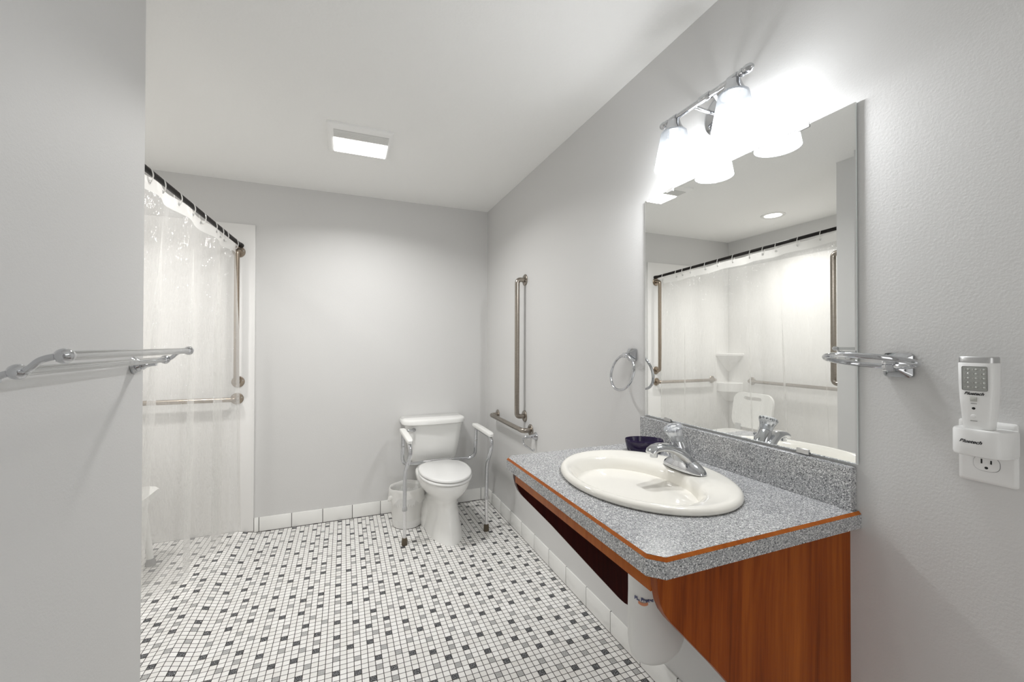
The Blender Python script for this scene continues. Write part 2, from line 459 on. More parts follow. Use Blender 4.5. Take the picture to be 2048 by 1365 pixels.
# ---------------------------------------------------------------- grab bars
def grab(axis, p0, p1, wall_n, label, mk='steel', ret=.058, R=.016, fr=.039):
    """p0, p1 flange centres on the wall, wall_n pointing into the room"""
    p0, p1, n = V(p0), V(p1), V(wall_n)
    t = thing('grab_bar', (p0 + p1) / 2, label, 'grab bar', 'steel grab bars on the walls')
    put('rail', tube(nb(), smooth_path([p0 + n * .004, p0 + n * ret, p1 + n * ret, p1 + n * .004], .045, 9), R, 20), mk, t)
    for p in (p0, p1):
        f = put('flange', lathe(nb(), [(fr, 0), (fr, .004), (fr - .003, .007), (R + .006, .0085), (R + .001, .009)], p, n, 32), mk, t)
        u = n.orthogonal().normalized(); w = n.cross(u)
        for k in range(3):
            a = 2 * PI * k / 3 + .5; c = p + (u * math.cos(a) + w * math.sin(a)) * (fr - .0095)
            put('screw', lathe(nb(), [(.0038, .0068), (.0036, .0092), (.002, .0102)], c, n, 10), 'satin', f)
    return t
PB = D - PT
grab('z', (-.674, PB, 1.945), (-.674, PB, 1.052), (0, -1, 0), 'tall upright grab bar on the white shower panel at the curtain rod end', 'steelw')
grab('x', (-.679, PB, .937), (-1.43, PB, .937), (0, -1, 0), 'horizontal grab bar on the back shower panel, just below the upright bar', 'steelw')
grab('y', (AX + PT, 3.06, .935), (AX + PT, 1.78, .935), (1, 0, 0), 'horizontal grab bar on the far side of the shower, seen in the mirror')
grab('z', (-.665, LY + PT, 1.90), (-.665, LY + PT, 1.065), (0, 1, 0), 'upright grab bar at the right edge of the mirror reflection')
grab('z', (RX, 2.56, 1.745), (RX, 2.565, .828), (-1, 0, 0), 'tall upright grab bar on the grey right wall beside the toilet')
grab('y', (RX, 3.09, .757), (RX, 2.466, .752), (-1, 0, 0), 'short horizontal grab bar on the grey right wall beside the toilet')

# ---------------------------------------------------------------- shower chair
t = thing('shower_chair', (-1.22, 2.88, SHZ), 'white plastic shower chair behind the clear curtain', 'shower chair')
sx0, sx1, sy0, sy1 = -1.42, -1.0, 2.68, 3.09
put('seat', prism(nb(), rrect(sx0, sx1, sy0, sy1, .07), 'z', .435, .468, .008), 'soft', t)
bm = nb()
poly = rrect(2.675, 3.095, .50, .835, .085, 8)
slot = rrect(2.79, 2.98, .765, .80, .017, 8)
A = []
for w in (-1.437, -1.412):
    A.append(([bm.verts.new((w - (z - .5) * .16, y, z)) for y, z in poly], [bm.verts.new((w - (z - .5) * .16, y, z)) for y, z in slot]))
n = len(poly)
for (O, I), _ in zip(A, range(2)):
    for j in range(n): bm.faces.new((O[j], O[(j + 1) % n], I[(j + 1) % n], I[j]))
for q in (0, 1):
    for j in range(n): bm.faces.new((A[0][q][j], A[0][q][(j + 1) % n], A[1][q][(j + 1) % n], A[1][q][j]))
put('backrest', bm, 'soft', t)
for y in (2.76, 3.01): put('back_post', box(nb(), (-1.43, y - .03, .44), (-1.405, y + .03, .53), .004), 'collar', t)
for x, y, ex, ey in ((-1.07, 2.985, .035, .04), (-1.07, 2.76, .035, -.04), (-1.36, 2.985, -.03, .04), (-1.36, 2.76, -.03, -.04)):
    l = put('leg', tube(nb(), [(x, y, .437), (x + ex * .5, y + ey * .5, .25), (x + ex, y + ey, SHZ + .02)], [.022, .019, .016], 14), 'soft', t)
    put('rubber_foot', lathe(nb(), [(.025, 0), (.025, .012), (.019, .04)], (x + ex, y + ey, SHZ + .0005), (0, 0, 1), 16), 'greyrubber', l)

# ---------------------------------------------------------------- toilet
TX = .655
t = thing('toilet', (TX, 2.95, 0), 'white two-piece toilet with its lid closed in the back corner', 'toilet')
def egg(hw, yf, yb, z, cx=TX, n=40, pw=2.0):
    out = []; ym = yb - (yb - yf) * .42
    for j in range(n):
        a = 2 * PI * j / n; c, s = math.cos(a), math.sin(a)
        ry = (ym - yf) if s < 0 else (yb - ym)
        e = 2 / pw if s < 0 else 2 / 2.6
        out.append(V((cx + hw * math.copysign(abs(c) ** e, c), ym + ry * math.copysign(abs(s) ** e, s), z)))
    return out
bowl = [(.128, 2.655, 3.27, 0), (.127, 2.657, 3.27, .012), (.119, 2.672, 3.26, .05), (.108, 2.695, 3.25, .11), (.099, 2.715, 3.24, .17), (.096, 2.722, 3.24, .21),
        (.102, 2.715, 3.24, .24), (.122, 2.69, 3.24, .275), (.150, 2.64, 3.24, .31), (.170, 2.607, 3.24, .345), (.178, 2.592, 3.24, .375), (.178, 2.592, 3.23, .396), (.172, 2.60, 3.22, .402)]
put('bowl', loft(nb(), [egg(h, f, b, z, TX + (.006 if z < .2 else 0)) for h, f, b, z in bowl]), 'porcelain', t, smooth=60)
put('trapway', loft(nb(), [egg(h, f, b, z, TX) for h, f, b, z in ((.140, 2.90, 3.25, .0), (.150, 2.92, 3.25, .05), (.152, 2.95, 3.25, .12), (.135, 2.99, 3.25, .19), (.10, 3.02, 3.25, .24))]), 'porcelain', t, smooth=60)
def seat_ring(hw, yf, yb, z0, z1, ins=.006):
    return loft(nb(), [egg(hw - ins, yf + ins, yb, z0), egg(hw, yf, yb, z0 + .004), egg(hw, yf, yb, z1 - .006), egg(hw - .004, yf + .004, yb, z1 - .002), egg(hw - ins * 2, yf + ins * 2, yb - .004, z1)])
put('seat', seat_ring(.178, 2.588, 3.07, .406, .424), 'seat', t, smooth=50)
put('seat_lid', seat_ring(.176, 2.588, 3.085, .4265, .446), 'seat', t, smooth=50)
for x in (TX - .075, TX + .075): put('hinge', box(nb(), (x - .022, 3.062, .404), (x + .022, 3.10, .440), .008), 'seat', t)
def tring(hw, y0, y1, z, r, bow=.012):
    out = []
    for x, y in rrect(TX - .008 - hw, TX - .008 + hw, y0, y1, r, 8):
        if y < (y0 + y1) / 2: y -= bow * (1 - ((x - TX + .008) / hw) ** 2)
        out.append(V((x, y, z)))
    return out
put('tank', loft(nb(), [tring(.10, 3.24, 3.325, .40, .03, .0), tring(.165, 3.185, 3.335, .418, .045), tring(.178, 3.172, 3.338, .445, .05), tring(.196, 3.162, 3.34, .54, .055), tring(.214, 3.155, 3.342, .66, .06), tring(.219, 3.152, 3.342, .703, .06)]), 'porcelain', t, smooth=50)
def lidpoly(e, z):
    x0, x1, y0, y1, c = .404 + e, .888 - e, 3.125 + e, 3.350 - e * .3, .075
    pts = [(x0, y1), (x0, y0 + c), (x0 + .012, y0 + c * .55), (x0 + c * .6, y0 + .010), (x0 + c, y0), (TX - .01, y0 - .010), (x1 - c, y0), (x1 - c * .6, y0 + .010), (x1 - .012, y0 + c * .55), (x1, y0 + c), (x1, y1)]
    return [V((x, y, z)) for x, y in pts]
put('tank_lid', loft(nb(), [lidpoly(.008, .704), lidpoly(.001, .708), lidpoly(.0, .732), lidpoly(.006, .742), lidpoly(.022, .746)]), 'porcelain', t, smooth=55)
hd = put('flush_handle', tube(nb(), catmull([(.482, 3.142, .672), (.470, 3.128, .674), (.445, 3.124, .675), (.418, 3.130, .668)], 5), [.009] * 15 + [.007], 12), 'chrome', t)
put('handle_mount', lathe(nb(), [(.015, 0), (.015, .006), (.011, .012)], (.484, 3.152, .672), (0, -1, 0), 18), 'chrome', hd)

# ---------------------------------------------------------------- toilet safety frame
t = thing('toilet_safety_frame', (TX, 2.9, 0), 'aluminium toilet safety frame with white armrests around the toilet', 'safety frame')
r = .0125
for x, fx in ((.392, .370), (.938, .932)):
    sgn = 1 if x < TX else -1
    path = smooth_path([(x, 3.05, .675), (x, 2.705, .672), (x - .0 * sgn, 2.685, .61), (fx, 2.775, .47), (fx, 2.785, .225)], .045, 8)
    put('arm_tube', tube(nb(), path, r, 16), 'chrome', t)
    l = put('leg', tube(nb(), [(fx, 2.785, .24), (fx, 2.785, .12), (fx, 2.785, .012)], r * .9, 16), 'alu', t)
    put('leg_collar', lathe(nb(), [(.0155, 0), (.0165, .003), (.0165, .018), (.0155, .022)], (fx, 2.785, .222), (0, 0, 1), 18), 'collar', l)
    put('rubber_tip', lathe(nb(), [(.019, 0), (.019, .01), (.017, .04), (.0145, .045)], (fx, 2.785, .001), (0, 0, 1), 18), 'rubber', l)
    # rear post bending to the seat bracket
    xin = TX - .10 * sgn
    put('rear_tube', tube(nb(), smooth_path([(x, 3.05, .676), (x, 3.06, .56), (x, 3.09, .435), (xin, 3.115, .435)], .085, 9), r, 16), 'chrome', t)
    put('clip', lathe(nb(), [(.0145, 0), (.0145, .006)], (x, 3.057, .575), (0, .04, 1), 18), 'satin', t)
    put('armrest', loft(nb(), [[V((x + a * w, y, .676 + b * h)) for a, b in rrect(-1, 1, 0, 1, .35, 4)] for y, w, h in
        ((3.105, .010, .018), (3.098, .018, .024), (3.06, .021, .028), (2.90, .021, .030), (2.73, .020, .028), (2.695, .017, .024), (2.688, .010, .018))]), 'pad', t)
put('seat_bracket', box(nb(), (TX - .11, 3.102, .4215), (TX + .11, 3.128, .4475), .004), 'alu', t)

# ---------------------------------------------------------------- bin and liner
bx, by = .432, 3.105
bm = nb(); N = 40
lathe(bm, [(.001, .004), (.098, .004), (.103, .012), (.112, .15), (.117, .262), (.120, .268), (.117, .268), (.110, .15), (.100, .016), (.001, .014)], (bx, by, 0), (0, 0, 1), N, cap=False)
tb = tag(put('waste_bin', bm, 'white', origin=(bx, by, 0)), 'round white plastic waste bin on the floor beside the toilet', 'waste bin')
def wob(a, z): return 1 + .018 * math.sin(7 * a + z * 60) + .012 * math.sin(13 * a + 2 + z * 30)
rings = []
for rr, z, am in ((.109, .06, 0), (.112, .14, 0.), (.115, .25, .2), (.118, .276, .5), (.123, .281, .6), (.127, .276, .8), (.129, .26, 1.), (.130, .235, 1.2), (.130, .205, 1.6)):
    ring = []
    for j in range(72):
        a = 2 * PI * j / 72; k = 1 + (wob(a, z) - 1) * am
        zz = z + (.022 * math.sin(3 * a + .5) + .012 * math.sin(8 * a) if z <= .24 and rr > .128 else .004 * am * math.sin(5 * a))
        ring.append(V((bx + rr * k * math.cos(a), by + rr * k * math.sin(a), zz)))
    rings.append(ring)
bm = loft(nb(), rings, cap=False)
tl = tag(put('bin_liner', bm, 'bag', origin=(bx, by, .06), smooth=80), 'thin white plastic bag folded over the rim of the waste bin', 'bin liner')
bm = nb(); ka = math.radians(205); kc = V((bx + .135 * math.cos(ka), by + .135 * math.sin(ka), .225))
ball(bm, kc, .017, (1.1, .9, .9), 12); ball(bm, kc + V((-.012, -.004, -.012)), .011, (1, 1, 1.2), 10)
for v in bm.verts: v.co += V((math.sin(v.co.z * 700), math.cos(v.co.x * 600), 0)) * .0015
put('bag_knot', bm, 'bag', tl, smooth=60)

# ---------------------------------------------------------------- paper holder
t = thing('toilet_paper_holder', (RX, 2.388, .729), 'empty chrome toilet paper holder on the right wall beside the grab bar', 'paper holder')
put('wall_rosette', lathe(nb(), [(.026, 0), (.026, .003), (.023, .010), (.014, .026), (.0095, .045), (.010, .052), (.010, .062)], (RX, 2.388, .729), (-1, 0, 0), 28), 'chrome', t)
put('pivot', ball(nb(), (RX - .068, 2.388, .729), .0125), 'chrome', t)
put('roll_arm', tube(nb(), smooth_path([(RX - .068, 2.395, .728), (RX - .070, 2.432, .712), (RX - .070, 2.425, .676), (RX - .070, 2.272, .667), (RX - .070, 2.262, .684)], .012, 5), .0045, 10), 'chrome', t)

# ---------------------------------------------------------------- vanity base
PR = [(RX, .88), (.546, .88), (.548, .848), (.554, .822), (.563, .802), (.578, .782), (.690, .664), (.895, .434), (.985, .334), (1.005, .315), (1.028, .300), (1.055, .291), (RX, .289)]
t = thing('vanity_cabinet', (.85, .98, .29), 'cherry wood vanity cabinet with two slanted side panels under the grey countertop', 'vanity')
put('side_panel', prism(nb(), PR, 'y', .624, .643), 'cherry', t, smooth=20)
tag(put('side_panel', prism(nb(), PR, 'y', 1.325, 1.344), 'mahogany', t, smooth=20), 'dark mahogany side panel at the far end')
put('apron', box(nb(), (.5475, .6435, .836), (.566, 1.3245, .880), .001), 'cherryedge', t)
put('back_rail', box(nb(), (RX - .02, .6435, .79), (RX - .001, 1.3245, .880)), 'cherry', t)

# ---------------------------------------------------------------- countertop with sink cut-out
CZ, CB = .919, .8805
SC = V((.81, .985)); SRX, SRY = .225, .28
def ctop_poly(e):
    x0, x1, y0, y1, c = .522 + e, RX - .001, .600 + e, 1.367 - e, .0255 - e * .41
    return [(x1, y0), (x1, y1), (x0 + c, y1), (x0, y1 - c), (x0, y0 + c), (x0 + c, y0)]
def ray_poly(poly, c, a):
    d = V((math.cos(a), math.sin(a))); best = None
    for i in range(len(poly)):
        p, q = V(poly[i]), V(poly[(i + 1) % len(poly)]); e = q - p
        den = d.x * e.y - d.y * e.x
        if abs(den) < 1e-12: continue
        w = p - c; tt = (w.x * e.y - w.y * e.x) / den; uu = (w.x * d.y - w.y * d.x) / den
        if tt > 0 and -1e-6 <= uu <= 1 + 1e-6 and (best is None or tt < best): best = tt
    return c + d * best
def ring_levels(levels, hole):
    full = ctop_poly(0.)
    ang = sorted([math.atan2(y - SC.y, x - SC.x) for x, y in full] + [-PI + 2 * PI * k / 72 for k in range(72)])
    rings = [[V((*ray_poly(ctop_poly(e), SC, a), z)) for a in ang] for e, z in levels]
    hr = []
    for z in (levels[-1][1], levels[0][1]):
        hr.append([V((SC.x + hole * SRX * math.cos(a) / 1, SC.y + hole * SRY * math.sin(a), z)) for a in ang])
    return loft(nb(), rings + hr, closed=True)
t = thing('countertop', (.83, .984, CB), 'speckled grey laminate countertop with clipped corners and backsplash on the right wall', 'countertop')
put('top_slab', ring_levels([(0, CB), (0, .9125), (.0052, .9125), (.0052, CZ)], .90), 'laminate', t, smooth=15)
bm = nb(); A = ctop_poly(0.); B = ctop_poly(.0052); vs = []
for P, z in ((A, .9128), (B, .9188)): vs.append([bm.verts.new((x, y, z)) for x, y in P])
vs.append([bm.verts.new((x, y, .9128)) for x, y in B])
n = len(A)
for lv in ((0, 1), (1, 2), (2, 0)):
    for j in range(1, n):
        k = (j + 1) % n
        bm.faces.new((vs[lv[0]][j], vs[lv[0]][k], vs[lv[1]][k], vs[lv[1]][j]))
tag(put('edge_trim', bm, 'cherryedge', t, smooth=15), 'thin cherry wood strip along the top edge')
put('backsplash', box(nb(), (1.107, .610, CZ), (RX - .0005, 1.362, 1.0215), .0012, 1), 'laminate', t)

# ---------------------------------------------------------------- sink
t = thing('sink', (SC.x, SC.y, CZ), 'oval cream drop-in sink set into the grey countertop', 'sink')
def el(cx, cy, rx, ry, z, n=72): return [V((cx + rx * math.cos(2 * PI * j / n), cy + ry * math.sin(2 * PI * j / n), z)) for j in range(n)]
bc = (.772, .985)
rows = [(SC.x, SC.y, SRX * .93, SRY * .93, .895), (SC.x, SC.y, SRX * .93, SRY * .93, CZ + .0012), (SC.x, SC.y, SRX - .003, SRY - .003, CZ + .0012), (SC.x, SC.y, SRX, SRY, CZ + .005), (SC.x, SC.y, SRX - .001, SRY - .001, CZ + .011),
        (SC.x, SC.y, SRX - .006, SRY - .006, CZ + .0165), (SC.x, SC.y, SRX - .014, SRY - .014, CZ + .0185), (SC.x - .004, SC.y, SRX - .026, SRY - .026, CZ + .017),
        (.784, .985, .176, .232, CZ + .0135), (.776, .985, .164, .222, CZ + .011), (bc[0], bc[1], .156, .214, CZ + .004), (bc[0] + .002, bc[1], .148, .204, CZ - .012),
        (bc[0] + .005, bc[1], .138, .190, CZ - .04), (bc[0] + .010, bc[1], .120, .165, CZ - .08), (bc[0] + .016, bc[1], .092, .125, CZ - .115), (bc[0] + .020, bc[1], .055, .07, CZ - .134), (bc[0] + .022, bc[1], .024, .026, CZ - .139)]
put('basin', loft(nb(), [el(*q) for q in rows]), 'cream', t, smooth=70)
put('drain', lathe(nb(), [(.024, 0), (.024, .003), (.018, .004), (.012, .001)], (bc[0] + .022, bc[1], CZ - .139), (0, 0, 1), 24), 'chrome', t)

# ---------------------------------------------------------------- faucet
fx, fy, fz0 = .958, .976, CZ + .0155
t = thing('faucet', (fx, fy, fz0), 'chrome single-handle faucet with a clear crystal knob on the sink', 'faucet')
rows = []
for k, (hz, sy, sx) in enumerate(((0, .079, .030), (.004, .079, .030), (.012, .074, .0285), (.020, .063, .026), (.028, .048, .0235), (.036, .032, .021), (.044, .024, .019))):
    rows.append([V((fx + sx * math.copysign(abs(math.cos(a)) ** .8, math.cos(a)), fy + sy * math.copysign(abs(math.sin(a)) ** 1., math.sin(a)), fz0 + hz)) for a in [2 * PI * j / 40 for j in range(40)]])
put('base', loft(nb(), rows), 'chrome', t, smooth=60)
# spout: rounded sections swept toward the bowl
sec = [(.968, .941, .046, .014), (.955, .958, .044, .020), (.938, .977, .039, .020), (.915, .993, .033, .017), (.890, 1.003, .028, .0145), (.866, 1.007, .0245, .0125), (.848, 1.005, .022, .0115), (.834, .999, .020, .0105), (.828, .994, .016, .007)]
path = [V((a, fy, b)) for a, b, _, _ in sec]; T, _ = frame_rings(path)
rows = []
for (a, b, w, h), tt in zip(sec, T):
    nrm = V((-tt.z, 0, tt.x)); nrm = nrm if nrm.z > 0 else -nrm
    ring = []
    for j in range(28):
        an = 2 * PI * j / 28; c, s = math.cos(an), math.sin(an)
        u = w * math.copysign(abs(c) ** .75, c); v = h * math.copysign(abs(s) ** .85, s)
        if s < 0: v *= .75
        ring.append(V((a, fy + u, b)) + nrm * v)
    rows.append(ring)
put('spout', loft(nb(), rows), 'chrome', t, smooth=60)
put('aerator', lathe(nb(), [(.0105, 0), (.0115, .004), (.0115, .018)], (.843, fy, .981), (0, 0, 1), 20), 'chrome', t)
ka = V((.932, fy, 1.020)); kd = V((-.42, 0, 1)).normalized()
put('body', tube(nb(), [V((.968, fy, .945)), V((.955, fy, .975)), ka, ka + kd * .006], [.024, .0225, .021, .017], 28), 'chrome', t)
put('knob', lathe(nb(), [(.013, .004), (.019, .006), (.0205, .016), (.022, .024), (.026, .033), (.0285, .040), (.0285, .045), (.025, .049), (.014, .0505), (.013, .048), (.001, .048)], ka, kd, 48, cap=True, rib=lambda a, h: 1 + (.035 * math.cos(12 * a) if .01 < h < .047 else 0)), 'crystal', t)
put('knob_core', lathe(nb(), [(.010, .0), (.010, .020), (.006, .026)], ka, kd, 16), 'satin', t)
put('pop_up_rod', tube(nb(), [(.990, fy, .948), (.985, fy, .98), (.981, fy, 1.008), (.981, fy, 1.010), (.9805, fy, 1.018), (.980, fy, 1.022)], [.0025, .0025, .0025, .0045, .0062, .0035], 12), 'chrome', t)

# ---------------------------------------------------------------- soap dish
bm = nb()
lathe(bm, [(.001, 0), (.80, 0), (.86, .002), (.93, .016), (.985, .034), (1., .044), (.975, .046), (.945, .043), (.90, .020), (.80, .009), (.001, .008)], (0, 0, 0), (0, 0, 1), 56, sx=.068, sy=.046, cap=False)
bm.transform(Matrix.Translation((1.020, 1.232, CZ + .0005)) @ Matrix.Rotation(math.radians(-32), 4, 'Z'))
tag(put('soap_dish', bm, 'purple', smooth=50), 'oval dark purple soap dish at the back corner of the countertop', 'soap dish')

# ---------------------------------------------------------------- trap cover under the sink
t = thing('drain_pipe_cover', (.80, .97, .42), 'white plastic drain pipe cover hanging under the sink by the side panel', 'pipe cover')
px, py = .800, .968
rows = []
for cx, rx, ry, z in ((.800, .044, .044, .800), (.800, .044, .044, .70), (.801, .0445, .0445, .635), (.806, .050, .046, .60), (.822, .068, .050, .56), (.838, .086, .053, .52), (.845, .093, .054, .485), (.845, .090, .053, .455), (.842, .080, .049, .430), (.838, .060, .038, .412), (.836, .030, .02, .405)):
    rows.append([V((cx + rx * math.cos(2 * PI * j / 36), py + ry * math.sin(2 * PI * j / 36), z)) for j in range(36)])
put('trap_shell', loft(nb(), rows), 'soft', t, smooth=70)
put('outlet_sleeve', tube(nb(), smooth_path([(.90, py, .50), (.955, py, .555), (RX - .002, py, .555)], .04, 6), .034, 24), 'soft', t)
def curved_text(txt, size, cx, cy, r, ang, z, m, parent, name, **kw):
    bm = textbm(txt, size, Matrix.Identity(4), **kw)
    for v in bm.verts:
        a = ang + v.co.x / r; q = r + .0006 + v.co.z
        v.co = V((cx + q * math.cos(a), cy + q * math.sin(a), z + v.co.y))
    return put(name, bm, m, parent, smooth=0)
aa = math.atan2(-py, -.800)
curved_text('PL. Protec', .0125, px, py, .0455, aa, .604, 'navy', t, 'brand_text', bold=.0004)
bm = nb(); g = []
for i in range(13):
    a = aa - .32 + .56 * i / 12
    g.append([bm.verts.new((px + .0468 * math.cos(a), py + .0468 * math.sin(a), z + .004 * ((i - 6) / 6) ** 2)) for z in (.588, .596)])
for i in range(12): bm.faces.new((g[i][0], g[i + 1][0], g[i + 1][1], g[i][1]))
put('orange_mark', bm, 'orange', t)

# ---------------------------------------------------------------- mirror
MX = RX - .008
t = thing('wall_mirror', (MX, .977, 1.028), 'large frameless rectangular mirror on the right wall above the sink', 'mirror')
y0, y1, z0, z1 = .6045, 1.3495, 1.0285, 1.8885
def mrect(x, e): return [V((x, y0 + e, z0 + e)), V((x, y1 - e, z0 + e)), V((x, y1 - e, z1 - e)), V((x, y0 + e, z1 - e))]
bm = loft(nb(), [mrect(MX + .0052, 0), mrect(MX + .0014, 0), mrect(MX, .003)])
bm.normal_update()
for f in bm.faces: f.material_index = 0 if abs(f.normal.x) > .2 and f.calc_center_median().x < MX + .004 else 1
put('mirror_pane', bm, ['mirror', 'glassedge'], t, smooth=0)
for y, z, s in ((1.222, z0, 1), (.729, z0, 1), (1.209, z1, -1), (.724, z1, -1)):
    bm = nb(); za, zb = (z - .004, z + .009) if s > 0 else (z - .009, z + .004)
    box(bm, (MX - .003, y - .016, za), (MX - .0004, y + .016, zb), .0006, 1)
    put('mirror_clip', bm, 'satin', t)

# ---------------------------------------------------------------- vanity light
lx, lz = 1.030, 2.074
t = thing('vanity_light', (RX, .98, 2.06), 'chrome two-lamp vanity light on the right wall above the mirror', 'wall light')
put('backplate', lathe(nb(), [(.066, 0), (.066, .006), (.060, .013), (.045, .018), (.010, .020)], (RX - .0005, .985, 2.055), (-1, 0, 0), 40), 'chrome', t)
yL, yR = 1.092, .860
put('crossbar', tube(nb(), [(lx, yL + .03, lz), (lx, .975, lz), (lx, yR - .03, lz)], .0085, 18), 'chrome', t)
for yc, hw in ((.960, .020), (yL, .016), (yR, .016)):
    bm = lathe(nb(), [(.0105, -hw), (.0115, -hw + .002), (.0115, hw - .002), (.0105, hw)], (lx, yc, lz), (0, 1, 0), 20)
    put('collar', bm, 'chrome', t)
for s, yc in ((1, yL), (-1, yR)):
    bm = lathe(nb(), [(.009, .022), (.0115, .026), (.0115, .031), (.009, .033), (.0115, .038), (.013, .046), (.011, .056), (.005, .062), (.001, .0625)], (lx, yc, lz), (0, s, 0), 22)
    put('finial', bm, 'chrome', t)
for y in (1.005, .930): put('support_arm', tube(nb(), [(lx + .004, y, lz - .004), (lx + .045, y + (.985 - y) * .3, lz - .012), (RX - .012, y + (.985 - y) * .5, 2.060)], .006, 12), 'chrome', t)
for yc in (yL, yR):
    put('lamp_holder', lathe(nb(), [(.036, 0), (.035, .006), (.026, .022), (.021, .036), (.020, .040)], (lx, yc, 2.026), (0, 0, 1), 28), 'chrome', t)
    s = put('lamp_shade', lathe(nb(), [(.0625, 1.906), (.0525, 1.965), (.0425, 2.022), (.0405, 2.029), (.030, 2.031)], (lx, yc, 0), (0, 0, 1), 40, cap=False), 'shade', t, smooth=60)
    put('bulb', lathe(nb(), [(.001, 1.921), (.014, 1.924), (.024, 1.933), (.029, 1.948), (.028, 1.962), (.020, 1.982), (.014, 2.0), (.013, 2.03)], (lx, yc, 0), (0, 0, 1), 24), 'bulb', s)
    ld = bpy.data.lights.new('bulb_light', 'POINT'); ld.energy = BULB_W; ld.shadow_soft_size = .030; ld.color = (.97, .985, 1.)
    lo = bpy.data.objects.new('bulb_light', ld); C.objects.link(lo); lo.location = (lx, yc, 1.916)

# ---------------------------------------------------------------- towel rings
def towel_ring(y, z, th, label, scale=1.):
    """th: tilt of the ring out from the wall, 90 is level"""
    t = thing('towel_ring', (RX, y, z), label, 'towel ring', 'chrome towel rings on the right wall')
    bm = nb()
    rows = []
    for d, h in ((0, .026), (.008, .026), (.016, .019), (.026, .0105), (.036, .009)):
        rows.append([V((RX - d, y + a * h, z + b * h)) for a, b in rrect(-1, 1, -1, 1, .25, 3)])
    put('wall_post', loft(nb(), rows), 'chrome', t, smooth=30)
    bz = z - .002; bxx = RX - .038
    put('ring_block', box(nb(), (bxx - .010, y - .0105, bz - .0105), (bxx + .010, y + .0105, bz + .0105), .0025), 'chrome', t)
    R = .0735; a = math.radians(th); d = V((-math.sin(a), 0, -math.cos(a))); c = V((bxx - .002, y, bz)) + d * R
    put('ring', tube(nb(), [c - d * R * math.cos(q) + V((0, 1, 0)) * R * math.sin(q) for q in [2 * PI * j / 64 for j in range(64)]], .0056, 14, closed=True), 'chrome', t)
towel_ring(.526, 1.267, 100, 'chrome towel ring sticking straight out between the mirror and the wall outlet')
towel_ring(1.433, 1.268, 13, 'chrome towel ring hanging on the wall at the far edge of the mirror')

# ---------------------------------------------------------------- towel bar
t = thing('towel_bar', (LX, 1.25, 1.245), 'double towel bar of clear rods and chrome brackets on the left wall', 'towel bar')
b1, b2 = V((-.445, 0, 1.290)), V((-.503, 0, 1.264))
ya, yb = .945, 1.562
for b in (b1, b2): put('rail', tube(nb(), [V((b.x, ya + .01, b.z)), V((b.x, (ya + yb) / 2, b.z)), V((b.x, yb - .006, b.z))], .0085, 18), 'acrylic', t)
for y in (ya, yb):
    br = put('bracket', lathe(nb(), [(.025, 0), (.025, .004), (.019, .009), (.021, .013), (.015, .019), (.017, .023), (.011, .031), (.009, .042), (.009, .055)], (LX, y, 1.247), (1, 0, .12), 26), 'chrome', t)
    p = catmull([(b2.x - .030, y, 1.2535), (b2.x - .010, y, b2.z - .002), (b2.x + .012, y, b2.z + .003), (b2.x + .028, y, b2.z + .018), (b1.x - .015, y, b1.z - .002), (b1.x, y, b1.z)], 6)
    put('arm', tube(nb(), p, .0058, 14), 'chrome', br)
    for b in (b1, b2):
        put('rod_end', lathe(nb(), [(.001, -.012), (.007, -.0105), (.012, -.004), (.0135, .003), (.012, .010), (.010, .014), (.0095, .018)], (b.x, y, b.z), (0, 1 if y == ya else -1, 0), 22), 'chrome', br)

# ---------------------------------------------------------------- outlet, charger, flashlight
yc, zc = .392, 1.1085
t = thing('wall_outlet', (RX, yc, zc), 'white wall outlet plate on the right wall below the flashlight charger', 'outlet')
bm = nb(); rows = []
for d, e in ((0, 0), (.0035, 0), (.006, .003), (.0065, .0055)):
    rows.append([V((RX - d, y, z)) for y, z in rrect(yc - .039 + e, yc + .039 - e, zc - .0585 + e, zc + .0585 - e, .004, 3)])
put('cover_plate', loft(nb(), rows), 'white', t)
for zz in (zc - .0215, zc + .0205):
    poly = [(yc + .0172 * max(-1, min(1, 1.28 * math.cos(a))) * 1., zz + .0145 * max(-.92, min(.92, 1.12 * math.sin(a)))) for a in [2 * PI * j / 40 for j in range(40)]]
    poly = [(yc + .0172 * math.copysign(abs(math.cos(a)) ** .7, math.cos(a)), zz + .0138 * math.copysign(abs(math.sin(a)) ** .75, math.sin(a))) for a in [2 * PI * j / 40 for j in range(40)]]
    g = put('socket_rim', prism(nb(), [(yc + (y - yc) * 1.045, zz + (z - zz) * 1.05) for y, z in poly], 'x', RX - .0066, RX - .006), 'greyrubber', t)
    s = put('socket', prism(nb(), poly, 'x', RX - .0078, RX - .006), 'white', t)
    for dy, hh in ((.0063, .0042), (-.0063, .0034)): put('slot', box(nb(), (RX - .0081, yc + dy - .0011, zz + .003 - hh + .001), (RX - .0077, yc + dy + .0011, zz + .003 + hh + .001)), 'dark', s)
    put('ground_hole', lathe(nb(), [(.0024, 0), (.0024, .0004)], (RX - .0077, yc, zz - .0075), (-1, 0, 0), 14), 'dark', s)
def script_text(txt, size, y, z, x, parent, bold=.0002):
    R = Matrix(((0, 0, -1, x), (-1, 0, 0, y), (0, 1, 0, z), (0, 0, 0, 1)))
    return put('brand_text', textbm(txt, size, R, shear=.45, bold=bold, depth=.0001), 'ink', parent, smooth=0)
t = thing('flashlight_charger', (1.095, .386, 1.107), 'white charger base with a black logo plugged into the wall outlet', 'charger')
bz0, bz1 = 1.107, 1.1565
def dpoly(e):
    out = []
    for j in range(33):
        a = PI * j / 32; c, s = math.cos(a), math.sin(a)
        out.append((1.104 - (.040 - e) * abs(s) ** .62, .387 + (.0375 - e) * math.copysign(abs(c) ** .62, c)))
    return [(RX - .0085, .387 + .0375 - e)] + out + [(RX - .0085, .387 - .0375 + e)]
